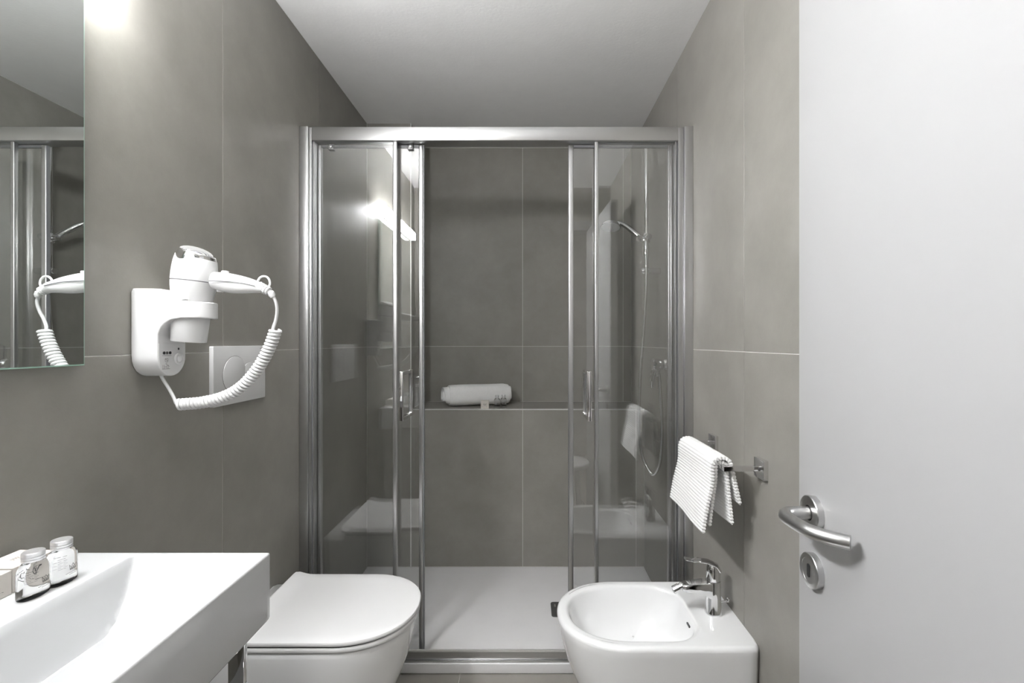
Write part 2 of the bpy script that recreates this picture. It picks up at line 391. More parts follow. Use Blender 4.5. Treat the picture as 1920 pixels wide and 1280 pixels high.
hc = Vector((.397, 2.245, 1.780)); hn = Vector((-.10, -.24, -.965)).normalized()
hp = [(.541,2.158,1.694), (.518,2.172,1.716), (.490,2.188,1.744), (.462,2.206,1.772), (.436,2.222,1.790), (.410,2.238,1.797)]
tube('grip', 'chrome', spline(hp, 6), [ .0105 + .0035*math.sin(PI*min(1, i/22)) for i in range(31)], hs, 18)
hd_ = lathe('spray_head', 'chrome', [(0,-.022), (.024,-.021), (.042,-.013), (.0485,-.003), (.0485,.002), (.046,.004)], hc, hn, hs, 40)
lathe('spray_face', 'nozzle', [(.0455,.0035), (.0445,.0052), (.02,.0062), (0,.0064)], hc, hn, hd_, 40)
a_, b_, _ = frame_of(hn)
bm = bmesh.new()
for r_, n_ in ((.012,8), (.022,14), (.032,20), (.04,26)):
    for i in range(n_):
        c_ = hc + hn*.0062 + a_*(r_*math.cos(2*PI*i/n_)) + b_*(r_*math.sin(2*PI*i/n_))
        bmesh.ops.create_uvsphere(bm, u_segments=6, v_segments=4, radius=.0011, matrix=Matrix.Translation(c_))
nz = link('nozzles', bm_mesh(bm, 'nozzles'), 'seal', hd_); nz['kind'] = 'stuff'
lathe('hose_cone', 'chrome', [(.0075,0), (.0085,.02), (.0135,.055), (.0145,.09), (.0115,.112), (.0105,.125)], (BX-.006, BY-.022, 1.572), (.0,.06,1), hs, 24)
def P3(px, py, Y): return ((px-990)*Y/F, Y, CAM_H-(py-640)*Y/F)
hose = [(BX-.006, BY-.022, 1.58), P3(1211,540,2.15), P3(1208,600,2.155), P3(1202,680,2.155), P3(1198,760,2.15), P3(1199,820,2.14), P3(1206,860,2.125),
        P3(1222,888,2.09), P3(1233,880,2.06), P3(1239,855,2.035), P3(1241,800,2.005), P3(1239,750,1.99), P3(1235,701,1.977)]
tube('hose', 'chrome', spline(hose, 10), [.0074 + .0007*(i % 2) for i in range(121)], hs, 12)
VY, VZ = 1.977, 1.132
mx = thing('shower_mixer', 'chrome lever mixer on a rounded plate on the shower wall', 'mixer', (XR, VY, VZ))
prism('cover_plate', 'chrome', rrect(.128, .17, .03, 6, VY, VZ), lambda u, v, h: (XR-h, u, v), 0, .008, mx, bev=.002)
lathe('mixer_body', 'chrome', [(.026,.006), (.026,.035), (.023,.04), (.0225,.058), (.025,.062), (.025,.082), (.02,.088), (0,.088)], (XR, VY, VZ), (-1,0,0), mx, 32)
tube('mixer_lever', 'chrome', spline([(XR-.075, VY, VZ-.01), (XR-.082, VY+.004, VZ-.035), (XR-.085, VY+.012, VZ-.075), (XR-.083, VY+.016, VZ-.10)], 5), [.012]*6+[.010]*5+[.0085]*5, mx, 12, sx=.55)
lathe('hose_outlet', 'chrome', [(.0085,0), (.0105,.004), (.0105,.024), (.013,.03)], (XR-.066, VY, VZ-.05), (0,0,1), mx, 20)

# ------------------------------------------------------------------ washbasin
BX0, BX1, BY0, BY1, BZ0, BZ1 = XL+.001, -.464, .03, .842, .728, .85
def smin(a, b, k): 
    h = max(k-abs(a-b), 0)/k; return min(a, b) - h*h*k*.25
def basin_depth(x, y):
    front = max(0, (BX1-.004-x))*.46
    rear = (x+.699)*6.0
    e1 = (.832-y)*1.75; e0 = (y-.07)*1.75
    d = smin(front, e1, .055); d = smin(d, e0, .055); d = smin(max(0, d), rear, .007); d = smin(d, .102, .008)
    return max(0, d)
def basin():
    r = .0045; bm = bmesh.new()
    xs = [BX0 + (-.705-BX0)*i/4 for i in range(4)] + [-.705 + .030*i/14 for i in range(14)] + [-.675 + (BX1-r+.675)*i/26 for i in range(27)]
    ys = [BY0+r + (.10-BY0-r)*i/8 for i in range(8)] + [.10 + .63*i/26 for i in range(26)] + [.73 + (BY1-r-.73)*i/22 for i in range(23)]
    gr = [[bm.verts.new((x, y, BZ1-basin_depth(x, y))) for y in ys] for x in xs]
    nx, ny = len(xs), len(ys)
    for i in range(nx-1):
        for j in range(ny-1): bm.faces.new((gr[i][j], gr[i+1][j], gr[i+1][j+1], gr[i][j+1]))
    loop = [(i, 0) for i in range(nx)] + [(nx-1, j) for j in range(1, ny)] + [(i, ny-1) for i in range(nx-2, -1, -1)] + [(0, j) for j in range(ny-2, 0, -1)]
    prev = [gr[i][j] for i, j in loop]
    def ring(f, z):
        out = []
        for i, j in loop:
            dx = f if i == nx-1 else 0; dy = f if j == ny-1 else (-f if j == 0 else 0)
            if dx and dy: dx *= .8; dy *= .8
            out.append(bm.verts.new((xs[i]+dx, ys[j]+dy, z)))
        return out
    R = [ring(r*math.sin(t), BZ1-r*(1-math.cos(t))) for t in (PI/8, PI/4, 3*PI/8, PI/2)]
    R += [ring(r, BZ0+.006), ring(r-.002, BZ0+.002), ring(r-.006, BZ0)]
    for q in R:
        for k in range(len(q)):
            l = (k+1) % len(q); bm.faces.new((prev[k], prev[l], q[l], q[k]))
        prev = q
    bm.faces.new(prev)
    return bm_mesh(bm, 'basin_body')
wbs = thing('washbasin', 'wide white rectangular wall basin with a sloping bowl', 'washbasin', (XL, .43, BZ0))
link('basin_body', basin(), 'basin', wbs, 50)
lathe('drain_cap', 'chrome', [(.03,0), (.03,.004), (.026,.006), (0,.007)], (-.655, .43, BZ1-.0985), (0,0,1), wbs, 32)
br = thing('basin_towel_rail', 'chrome flat towel rail fixed under the front edge of the basin', 'towel rail', (-.49, .5, .66))
box('end_post', 'chrome', -.505, -.478, .786, .796, .652, BZ0, br, .001)
box('end_post', 'chrome', -.505, -.478, .10, .11, .652, BZ0, br, .001)
box('rail_bar', 'chrome', -.505, -.478, .10, .796, .642, .652, br, .001)
bt = thing('basin_tap', 'chrome mixer tap on the rear shelf of the basin', 'tap', (-.775, .43, BZ1))
lathe('tap_body', 'chrome', [(.026,0), (.026,.003), (.022,.006), (.021,.10), (.022,.105)], (-.775, .43, BZ1), (0,0,1), bt, 32)
tube('spout', 'chrome', spline([(-.775,.43,BZ1+.085), (-.74,.43,BZ1+.088), (-.69,.43,BZ1+.082), (-.655,.43,BZ1+.07)], 6), .012, bt, 16)
tube('tap_lever', 'chrome', spline([(-.785,.43,BZ1+.108), (-.77,.43,BZ1+.13), (-.73,.43,BZ1+.142), (-.68,.43,BZ1+.150)], 6), [.019]*7+[.015]*6+[.011]*6, bt, 16, sx=.5, ref=(0,0,1))

# ------------------------------------------------------------------ little bottles and boxes
def bottle(lab, x, y, z, w, t, h, face, mcap, group, ang=0):
    """flat oval bottle; face: unit vector the label looks to (in plan)"""
    b = thing('toiletry_bottle', lab, 'bottle', (x, y, z), group)
    f = Vector((math.cos(face), math.sin(face), 0)); s = Vector((-f.y, f.x, 0)); o = Vector((x, y, z))
    def sec(k, hh, e=2.6):
        out = []
        for i in range(40):
            a = 2*PI*i/40; c, d = math.cos(a), math.sin(a)
            out.append(o + s*(math.copysign(abs(c)**(2/e), c)*w/2*k[0]) + f*(math.copysign(abs(d)**(2/e), d)*t/2*k[1]) + Vector((0,0,hh)))
        return out
    q = h
    rc = w*.315
    kc = (2*rc/w, 2*rc/t)
    rings = [sec((.90,.86),0), sec((.97,.95),.0015), sec((1,1),.004), sec((1,1),q*.56), sec((.98,.97),q*.63), sec((.90,.88),q*.69), sec((.75,min(.8, kc[1]*1.05)),q*.735), sec((kc[0]*.92,kc[1]*.92),q*.765,2), sec((kc[0]*.9,kc[1]*.9),q*.83,2)]
    loft('bottle_body', 'bottle', rings, b, smooth=50)
    cp = [(rc*.96,q*.80), (rc,q*.805), (rc,q*.84), (rc*.92,q*.847), (rc*.92,q*.855), (rc,q*.862), (rc,q*.895), (rc*.92,q*.902), (rc*.92,q*.91), (rc,q*.917), (rc,q*.985), (rc*.94,q)]
    lathe('screw_cap', mcap, cp, o, (0,0,1), b, 36)
    def lab3(u, v, hh):
        tt = t/2*(1-abs(u/(w/2))**2.6)**(1/2.6); return o + s*u + f*(tt+.0003+hh) + Vector((0,0,v))
    sg = emblem(w*.15, w*.10, q*.36)
    yy = q*.235
    for k_ in range(9): u0 = -w*.18 + k_*w*.055; sg.append((u0, yy, u0+w*.04, yy+w*.012*((k_*7) % 3-1)))
    for k_ in range(6): u0 = -w*.05 + k_*w*.055; sg.append((u0, yy-.0026, u0+w*.035, yy-.0026))
    strokes('printed_mark', 'ink', sg, w*.017, lab3, b, 0)
    # back label print seen through the bottle
    def back3(u, v, hh):
        tt = t/2*(1-abs(u/(w/2))**2.6)**(1/2.6); return o + s*u - f*(tt+.0003) + Vector((0,0,v))
    sg = []
    for r_ in range(8):
        for k_ in range(7): u0 = -w*.30 + k_*w*.09; sg.append((u0, q*(.26+.035*r_), u0+w*(.05+.03*((k_*5+r_*3) % 2)), q*(.26+.035*r_)))
    strokes('back_print', 'ink', sg, w*.008, back3, b, 0)
    return b
bottle('small clear bottle nearer the camera beside the cream boxes on the basin', -.738, .697, BZ1, .0415, .027, .067, 0.10, 'cap', 'bottles on the basin')
bottle('small clear bottle farther from the camera on the basin, next to the wall tile', -.734, .7355, BZ1, .0415, .027, .068, 0.02, 'cap', 'bottles on the basin')
def soap_box(lab, x0, x1, y0, y1, z, h, face, group=None):
    b = thing('soap_box', lab, 'box', ((x0+x1)/2, (y0+y1)/2, z), group)
    bd = box('carton', 'card', x0, x1, y0, y1, z, z+h, b, .0006, 1)
    if face == 'x':
        c = lambda u, v, hh: (x1+hh, (y0+y1)/2+u, z+h/2+v)
        w = y1-y0
    else:
        c = lambda u, v, hh: ((x0+x1)/2+u, y0-hh, z+h/2+v); w = x1-x0
    sg = emblem(min(w, h)*.2, 0, h*.06)
    for k in range(10): u0 = -w*.34 + k*w*.068; sg.append((u0, -h*.24, u0+w*.045, -h*.24+h*.02*((k*5) % 3-1)))
    strokes('printed_mark', 'ink', sg, .0005 if w > .05 else .0006, c, b)
    if face == 'x':
        t = lambda u, v, hh: ((x0+x1)/2+v, (y0+y1)/2+u, z+h+hh)
        strokes('lid_mark', 'ink', emblem(.007), .0004, t, b)
    return b
soap_box('cream carton on the basin at the left picture edge', -.835, -.775, .640, .7015, BZ1, .036, 'x', 'cream cartons on the basin')
soap_box('cream carton on the basin behind the two bottles', -.835, -.777, .7045, .768, BZ1, .037, 'x', 'cream cartons on the basin')

# ------------------------------------------------------------------ shower ledge: towels, box, bottles
def rolled_towel(lab, x0, x1, yc, hw, hh, turns, seed, lean):
    t = thing('rolled_towel', lab, 'towel', ((x0+x1)/2, yc, LEDGE))
    rnd = random.Random(seed); th = .010; N = 220
    # spiral cross-section with thickness
    outer, inner = [], []
    for i in range(N+1):
        f = i/N; a = -PI*.5 + lean + 2*PI*turns*f
        k = .16 + .84*f**.85
        def pt(kk):
            c, s = math.cos(a), math.sin(a); e = 2.7
            return (math.copysign(abs(c)**(2/e), c)*hw*kk, math.copysign(abs(s)**(2/e), s)*hh*kk)
        outer.append(pt(k)); inner.append(pt(max(.03, k-.172)))
    sec = outer + inner[::-1]
    rings = []; M_ = 15
    for j in range(M_):
        g = j/(M_-1); x = x0 + (x1-x0)*g
        ed = 1 - .10*max(0, (g-.9)/.1)**2 - .05*max(0, (.05-g)/.05)
        wob = [rnd.uniform(-.0012, .0012) for _ in range(4)]
        ring = []
        for i, (u, v) in enumerate(sec):
            fi = i/N if i <= N else (2*N+1-i)/N
            slide = .020*math.sin(fi*9)*(1 if g < .5 else -.4)*(abs(g-.5)*2)**3      # inner turns sit deeper at the ends
            ring.append((x + slide + wob[0]*math.sin(i*.2), yc + u*ed + wob[1], LEDGE + hh + v*ed*(1+.012*math.sin(g*9+fi*6))))
        rings.append(ring)
    loft('towel_roll', 'towel', rings, t, smooth=60)
    # inner core so that the middle reads as packed cloth
    return t
rt_ = rolled_towel('rolled white bath towel lying on the shower ledge', -.18, .18, 0, .074, .0625, 4.6, 3, -1.9)
PIV[rt_.name] = Vector((-.283, 2.626, 0)); rt_.rotation_euler.z = math.radians(16)
soap_box('tiny cream carton on the shower ledge in front of the towel', X(902,2.5), X(917,2.5), 2.485, 2.51, LEDGE, .043, 'y')
bottle('small clear bottle on the shower ledge nearer the tiny carton', X(932,2.495), 2.50, LEDGE, .033, .024, .070, -PI/2, 'cap', 'bottles on the shower ledge')
bottle('small clear bottle on the shower ledge at the towel end', X(944,2.51), 2.515, LEDGE, .033, .024, .071, -PI/2, 'cap', 'bottles on the shower ledge')

# ------------------------------------------------------------------ toilet and bidet
def d_outline(L, Wd, a, N=96, u0=0.0, rr=.012, e=2.15):
    """closed outline from the wall (u=0) outwards, sampled from the front tip round; returns (u, v)"""
    pts = []; hw = Wd/2
    K = 200
    for i in range(K+1):          # half outline: tip -> side -> rear corner -> rear middle
        t = PI/2*i/K; c, s = math.cos(t), math.sin(t)
        pts.append((L-a + a*abs(c)**(2/e), hw*abs(s)**(2/e)))
    pts.append((u0+rr, hw))
    for i in range(1, 9):
        t = PI/2*i/8; pts.append((u0+rr-rr*math.sin(t), hw-rr+rr*math.cos(t)))
    pts.append((u0, 0))
    cum = [0]
    for p, q in zip(pts, pts[1:]): cum.append(cum[-1]+math.hypot(q[0]-p[0], q[1]-p[1]))
    T = cum[-1]; half = []; j = 0; H = N//2
    for i in range(H+1):
        s = T*i/H
        while j < len(cum)-2 and cum[j+1] < s: j += 1
        f = (s-cum[j])/max(1e-9, cum[j+1]-cum[j]); p, q = pts[j], pts[j+1]
        half.append((p[0]+(q[0]-p[0])*f, p[1]+(q[1]-p[1])*f))
    return half + [(u, -v) for u, v in half[-2:0:-1]]
TY, TW = 1.397, .364
def T3(u, v, z): return (XL+.0005+u, TY+v, z)
tl = thing('toilet', 'white wall-hung toilet with a slim closed lid', 'toilet', (XL, TY, .09))
rings = []
for z, L, Wd, a in ((.09,.30,.20,.10), (.093,.325,.225,.11), (.11,.37,.255,.13), (.16,.425,.295,.16), (.22,.462,.322,.18), (.30,.492,.343,.19), (.36,.505,.352,.19), (.398,.512,.356,.19), (.408,.511,.355,.19), (.412,.506,.350,.188)):
    rings.append([T3(u, v, z) for u, v in d_outline(L, Wd, a)])
loft('toilet_pan', 'ceramic', rings, tl, smooth=60)
def slab(nm, L, Wd, a, u0, z0, z1, r, parent, curl=0.0):
    rings = []
    for k, z in ((r, z0), (r*.3, z0+r*.3), (0, z0+r), (0, z1-r), (r*.3, z1-r*.3), (r, z1)):
        rg = []
        for u, v in d_outline(L-k, Wd-2*k, a, u0=u0+k, rr=.02):
            c = curl*max(0, (u0+.045-u)/.045)**2
            rg.append(T3(u, v, z + c))
        rings.append(rg)
    return loft(nm, 'seat', rings, parent, smooth=40)
slab('toilet_seat', .523, .362, .192, .085, .4155, .4290, .004, tl)
# lid: top surface needs a grid so that the raised rear lip curves
def lid():
    L, Wd, a, u0, z0, z1, r = .525, .364, .192, .072, .4325, .4450, .004
    bm = bmesh.new(); N = 96
    def cz(u): return .016*max(0, (u0+.055-u)/.055)**2.2
    ks = [(r, z0), (r*.3, z0+r*.3), (0, z0+r), (0, z1-r), (r*.3, z1-r*.3), (r, z1)]
    rings = [[bm.verts.new(T3(u, v, z+cz(u))) for u, v in d_outline(L-k, Wd-2*k, a, u0=u0+k, rr=.02)] for k, z in ks]
    for p, q in zip(rings, rings[1:]):
        for i in range(N): bm.faces.new((p[i], p[(i+1) % N], q[(i+1) % N], q[i]))
    H = N//2; top = rings[-1]; bot = rings[0]
    # strips across, pairing the two halves
    for rg in (top, bot):
        prev = [rg[0]]
        for i in range(1, H+1):
            if i == H: cur = [rg[H]]
            else:
                A0, B0 = rg[i], rg[N-i]
                cur = [A0] + [bm.verts.new(A0.co.lerp(B0.co, t)) for t in (.08,.25,.5,.75,.92)] + [B0]
            if len(prev) == 1 and len(cur) > 1:
                for q in range(len(cur)-1): bm.faces.new((prev[0], cur[q], cur[q+1]))
            elif len(cur) == 1:
                for q in range(len(prev)-1): bm.faces.new((prev[q], prev[q+1], cur[0]))
            else:
                for q in range(len(cur)-1): bm.faces.new((prev[q], prev[q+1], cur[q+1], cur[q]))
            prev = cur
    return bm_mesh(bm, 'toilet_lid')
link('toilet_lid', lid(), 'seat', tl, 40)
box('seat_hinge', 'seat', XL+.045, XL+.095, TY-.09, TY-.05, .411, .434, tl, .004)
box('seat_hinge', 'seat', XL+.045, XL+.095, TY+.05, TY+.09, .411, .434, tl, .004)
slab('seat_gap_shade', .517, .356, .19, .09, .4285, .4330, .001, tl).data.materials[0] = M['gap_shade']  # dark slab standing in for the shaded gap under the lid

BDY, BW = 1.405, .35
def B3(u, v, z): return (XR-.0005-u, BDY+v, z)
bd = thing('bidet', 'white wall-hung bidet with an open rounded bowl', 'bidet', (XR, BDY, .09))
rings = []
for z, L, Wd, a in ((.09,.30,.20,.10), (.093,.33,.23,.11), (.11,.375,.262,.13), (.16,.43,.298,.16), (.22,.468,.320,.18), (.30,.500,.337,.19), (.36,.516,.345,.19), (.39,.523,.349,.19)):
    rings.append([B3(u, v, z) for u, v in d_outline(L, Wd, a)])
Rr = .012
for t in (0, PI/8, PI/4, 3*PI/8, PI/2):
    k = Rr*(1-math.cos(t)); rings.append([B3(u, v, .409+Rr*math.sin(t)) for u, v in d_outline(.526-k, .352-2*k, .19, u0=0, rr=.012)])
def bowl(k, z, kr=0):   # inner outline: front offset, rear rounded
    return [B3(u, v, z) for u, v in d_outline(.492-k, .282-2*k, .17, u0=.135+k+kr, rr=.085-min(.03, k*.5))]
rings.append([B3(u, v, .421) for u, v in d_outline(.526-Rr-.004, .352-2*Rr-.008, .188, u0=.004, rr=.012)])
rings.append(bowl(-.016, .421)); rings.append(bowl(-.010, .421)); rings.append(bowl(-.004, .4200)); rings.append(bowl(.000, .4165)); rings.append(bowl(.003, .411))
for k, z, kr in ((.008,.39,.002), (.015,.36,.006), (.025,.33,.014), (.038,.306,.026), (.055,.29,.035), (.075,.281,.04), (.1,.277,.04)):
    rings.append(bowl(k, z, kr))
loft('bidet_body', 'ceramic', rings, bd, smooth=60)
lathe('drain_cap', 'chrome', [(.028,0), (.028,.004), (.02,.008), (0,.009)], (XR-.30, BDY, .2785), (0,0,1), bd, 32)
prism('overflow_slot', 'black', rrect(.024, .006, .0029, 5), lambda u, v, h: (XR-.141-h, BDY-.035+u, .398+v), .001, .0045, bd)
# bidet tap
fx, fy, fz = .552, BDY-.012, .421
bt2 = thing('bidet_tap', 'chrome single-lever tap with swivel nozzle on the bidet', 'tap', (fx, fy, fz))
rg = []
for z, w_, t_ in ((0,.047,.047), (.003,.048,.048), (.006,.045,.045), (.05,.042,.042), (.085,.042,.042), (.096,.041,.041), (.098,.039,.039)):
    rg.append([(fx+u, fy+v, fz+z) for u, v in rrect(w_, t_, min(w_, t_)*.42, 8)])
tb = loft('tap_body', 'chrome', rg, bt2, smooth=40)
rg = []
for x, zt, zb, w_ in ((fx-.005,.096,.044,.040), (fx-.03,.0945,.058,.038), (fx-.055,.092,.064,.036), (fx-.085,.089,.067,.033), (fx-.094,.0865,.070,.029)):
    rg.append([(x, fy+u, fz+(zt+zb)/2+v) for u, v in rrect(w_, zt-zb, .005, 4)])
loft('spout', 'chrome', rg, bt2, smooth=40)
bmn = lathe('swivel_nozzle', 'chrome', [(0,-.010), (.009,-.006), (.0105,0), (.009,.006), (.0095,.008), (.0115,.009), (.0115,.028), (.010,.029), (.009,.027)], (fx-.094, fy, fz+.080), (-.88,-.05,-.42), bt2, 24)
lathe('lever_hub', 'chrome', [(.0195,.0985), (.0205,.101), (.0205,.125), (.019,.137), (.013,.146), (0,.149)], (fx, fy, fz), (0,0,1), bt2, 32)
lv = spline([(fx+.016,fy,fz+.128), (fx+.004,fy,fz+.143), (fx-.02,fy,fz+.153), (fx-.045,fy,fz+.157), (fx-.068,fy,fz+.158), (fx-.084,fy,fz+.161)], 6)
tube('tap_lever', 'chrome', lv, [.019]*6+[.0185]*6+[.016]*6+[.013]*6+[.011]*7, bt2, 18, sx=.34, ref=(.5,0,.86), smooth=60)
tube('popup_rod', 'chrome', [(fx+.02,fy-.004,fz+.035), (fx+.045,fy-.004,fz+.036)], .0025, bt2, 8)
lathe('rod_knob', 'chrome', [(.003,0), (.006,.003), (.006,.007), (.003,.01)], (fx+.041, fy-.004, fz+.036), (.4,0,1), bt2, 14)

# ------------------------------------------------------------------ flush plate
fp = thing('flush_plate', 'satin grey dual flush plate on the wall above the toilet', 'flush plate', (XL, 1.369, 1.05))
FX = XL+.012
prism('plate', 'plate', rrect(.246, .164, .003, 3, 1.369, 1.134), lambda u, v, h: (XL+h, u, v), 0, .012, fp, bev=.0012)
def circ(cy, cz, r, a0, a1, n=44): return [(cy+r*math.cos(a0+(a1-a0)*i/n), cz+r*math.sin(a0+(a1-a0)*i/n)) for i in range(n+1)]
# two overlapping round buttons, the large one cut where the small one begins
c1, r1, c2, r2 = (1.337, 1.134), .053, (1.407, 1.134), .033
d12 = c2[0]-c1[0]; aa = (d12*d12 + r1*r1 - r2*r2)/(2*d12); b1 = math.acos(aa/r1); b2 = math.acos((d12-aa)/r2)
big = circ(*c1, r1, b1, 2*PI-b1); small = circ(*c2, r2, -PI+b2, PI-b2)
for nm, pl in (('large_button', big), ('small_button', small)):
    o = prism(nm, 'plate', pl, lambda u, v, h: (FX+h, u, v), 0, .0018, fp, bev=.0007)
    cx_ = sum(p[0] for p in pl)/len(pl); cz_ = sum(p[1] for p in pl)/len(pl)
    prism('button_gap', 'graphite', [(cx_+(p[0]-cx_)*1.022, cz_+(p[1]-cz_)*1.022) for p in pl], lambda u, v, h: (FX+h, u, v), -.001, .0004, o)
strokes('maker_mark', 'ink', [(1.462,1.2075,1.478,1.2075)], .0015, lambda u, v, h: (FX+h, u, v), fp)

# ------------------------------------------------------------------ hair dryer holder
def bake(o, mods):
    dg = bpy.context.evaluated_depsgraph_get(); me = bpy.data.meshes.new_from_object(o.evaluated_get(dg))
    o.modifiers.clear(); old = o.data; o.data = me; bpy.data.meshes.remove(old)
HX, HYc = -.745, 1.043            # dryer axis
hh = thing('hair_dryer_holder', 'white wall holder with a ring for the hair dryer', 'dryer holder', (XL, 1.04, 1.15))
HY0, HY1 = 1.000, 1.083
bm = bmesh.new()
# body outline seen from the front: flat top, fully rounded bottom
out = []
w2 = (HY1-HY0)/2; cy = (HY0+HY1)/2
for i in range(25):
    t = PI + PI*i/24; out.append((cy + w2*math.cos(t), 1.196 + w2*1.05*math.sin(t)))
out += [(HY1, 1.336), (HY1-.006, 1.343), (HY0+.006, 1.343), (HY0, 1.336)]
def prism_bm(bm, poly, to3, h0, h1):
    a = [bm.verts.new(to3(u, v, h0)) for u, v in poly]; b = [bm.verts.new(to3(u, v, h1)) for u, v in poly]; n = len(a)
    fs = [bm.faces.new(a), bm.faces.new(b)]
    for i in range(n): fs.append(bm.faces.new((a[i], a[(i+1) % n], b[(i+1) % n], b[i])))
prism_bm(bm, out, lambda u, v, h: (h, u, v), XL+.001, -.793)
# arm: side profile swept across the holder
arm = [(XL+.004,1.343), (-.80,1.3425), (-.78,1.339), (-.755,1.3305), (-.73,1.320), (HX,1.3165), (HX,1.279), (-.765,1.276), (-.778,1.268), (-.787,1.258), (-.793,1.243), (XL+.004,1.243)]
prism_bm(bm, arm, lambda u, v, h: (u, h, v), HY0, HY1)
RO = .0435
ringp = [(HX + RO*math.cos(2*PI*i/48)*1.06, HYc-.001 + RO*.955*math.sin(2*PI*i/48)) for i in range(48)]
prism_bm(bm, ringp, lambda u, v, h: (u, v, h), 1.2795, 1.3155)
bo = link('holder_body', bm_mesh(bm, 'holder_body'), 'plastic', hh)
# the hole for the dryer
bmc = bmesh.new(); prism_bm(bmc, [(HX + .0372*math.cos(2*PI*i/48), HYc + .0372*math.sin(2*PI*i/48)) for i in range(48)], lambda u, v, h: (u, v, h), 1.25, 1.36)
cut = link('cutter', bm_mesh(bmc, 'cutter'), 'plastic')
r_ = bo.modifiers.new('r', 'REMESH'); r_.mode = 'VOXEL'; r_.voxel_size = .0016; r_.use_smooth_shade = True
s_ = bo.modifiers.new('s', 'SMOOTH'); s_.factor = .5; s_.iterations = 10
b_ = bo.modifiers.new('b', 'BOOLEAN'); b_.operation = 'DIFFERENCE'; b_.object = cut; b_.solver = 'EXACT'
bake(bo, 1); cm = cut.data; bpy.data.objects.remove(cut); bpy.data.meshes.remove(cm)
bo.data.shade_smooth(); bo.data.set_sharp_from_angle(angle=math.radians(50))
# socket panel on the lower front
pl = [(p[0], p[1]) for p in [(cy + (w2-.003)*math.cos(PI+PI*i/24), 1.196+(w2-.003)*1.05*math.sin(PI+PI*i/24)) for i in range(25)]] + [(HY1-.003, 1.225), (HY0+.003, 1.225)]
pn = prism('socket_panel', 'plastic', pl, lambda u, v, h: (h, u, v), -.796, -.7925, hh, bev=.0006, seg=1)
PXf = -.7925
p3 = lambda u, v, h: (PXf+h, u, v)
prism('socket_slot', 'black', rrect(.0075, .0065, .003, 5, HY0+.0175, 1.204), p3, -.001, .0004, pn)
prism('socket_slot', 'black', rrect(.0075, .0065, .003, 5, HY0+.0345, 1.204), p3, -.001, .0004, pn)
prism('socket_hole', 'ink', rrect(.006, .006, .001, 3, HY0+.026, 1.204), p3, -.001, .0003, pn)
prism('indicator', 'black', rrect(.004, .005, .0018, 5, HY0+.0595, 1.2125), p3, -.001, .0005, pn)
lathe('rocker_ring', 'plastic', [(.0125,0), (.0125,.0025), (.0105,.0035), (.0095,.0015), (0,.0015)], (PXf, HY0+.0585, 1.190), (1,0,0), pn, 32)
prism('rocker', 'seat', rrect(.011, .013, .003, 4, HY0+.0585, 1.190), p3, .001, .0038, pn, bev=.0006)
sg = [(HY0+.012, 1.198, HY0+.038, 1.198)]
for yy in (1.1915,): sg += [(HY0+.020,yy,HY0+.028,yy), (HY0+.020,yy-.006,HY0+.028,yy-.006), (HY0+.020,yy,HY0+.020,yy-.006), (HY0+.028,yy,HY0+.028,yy-.006), (HY0+.020,yy,HY0+.028,yy-.006)]
sg += [(HY0+.021,1.182,HY0+.027,1.182), (HY0+.014,1.178,HY0+.014,1.169), (HY0+.018,1.178,HY0+.018,1.169), (HY0+.018,1.1735,HY0+.025,1.1735), (HY0+.025,1.178,HY0+.025,1.169), (HY0+.029,1.178,HY0+.029,1.169), (HY0+.012,1.169,HY0+.034,1.169), (HY0+.022,1.180,HY0+.032,1.174)]
strokes('printed_symbols', 'ink', sg, .0007, p3, pn, .0004)

# ------------------------------------------------------------------ hair dryer with coiled cord
hdr = thing('hair_dryer', 'white hair dryer with chrome top hanging in its wall holder', 'hair dryer', (HX, HYc, 1.23))
ax = Vector((.085, .0, 1)).normalized(); ob = Vector((HX-.012, HYc, 1.2285))
xd = (1, 0, 0)
lathe('nozzle', 'plastic', [(.0300,.006), (.0325,.0), (.0335,.0015), (.0362,.06), (.0366,.082)], ob, ax, hdr, 48, xdir=xd)
lathe('housing', 'plastic', [(.0355,.083), (.0375,.088), (.0405,.105), (.0430,.122), (.0438,.1335)], ob, ax, hdr, 48, xdir=xd)
lathe('seam_ring', 'seal', [(.0428,.133), (.0428,.1355)], ob, ax, hdr, 48, xdir=xd)
# upper housing with a scooped rim, chrome collar above it
def rim(phi): return .1890 - .011*math.exp(-((phi+1.75)/.5)**2) - .006*math.cos(phi)
def ctop(phi): return .1990 - .0075*math.cos(phi)
def hr(h):
    pr = [(.1350,.0438), (.150,.0437), (.165,.0428), (.178,.0413), (.19,.0388), (.198,.0362), (.207,.032)]
    for (h0, r0), (h1, r1_) in zip(pr, pr[1:]):
        if h <= h1: return r0 + (r1_-r0)*(h-h0)/(h1-h0)
    return pr[-1][1]
ax_, = (ax,); a3 = (Vector(xd) - ax*ax.dot(Vector(xd))).normalized(); b3 = ax.cross(a3)
def cyl(h, phi, dr=0): return ob + ax*h + (a3*math.cos(phi) + b3*math.sin(phi))*(hr(h)+dr)
NP = 56
rg = []
for k in range(9): rg.append([cyl(.1355 + (rim(2*PI*i/NP-PI)-.1355)*k/8, 2*PI*i/NP-PI) for i in range(NP)])
rg.append([cyl(rim(2*PI*i/NP-PI), 2*PI*i/NP-PI, -.003) for i in range(NP)])
loft('upper_housing', 'plastic', rg, hdr, smooth=50, cap0=False, cap1=False)
rg = []
for k in range(6):
    rg.append([cyl(rim(2*PI*i/NP-PI)-.001 + (ctop(2*PI*i/NP-PI)-rim(2*PI*i/NP-PI)+.001)*k/5, 2*PI*i/NP-PI, -.0008) for i in range(NP)])
rg.append([cyl(ctop(2*PI*i/NP-PI)+.0015, 2*PI*i/NP-PI, -.0025) for i in range(NP)])
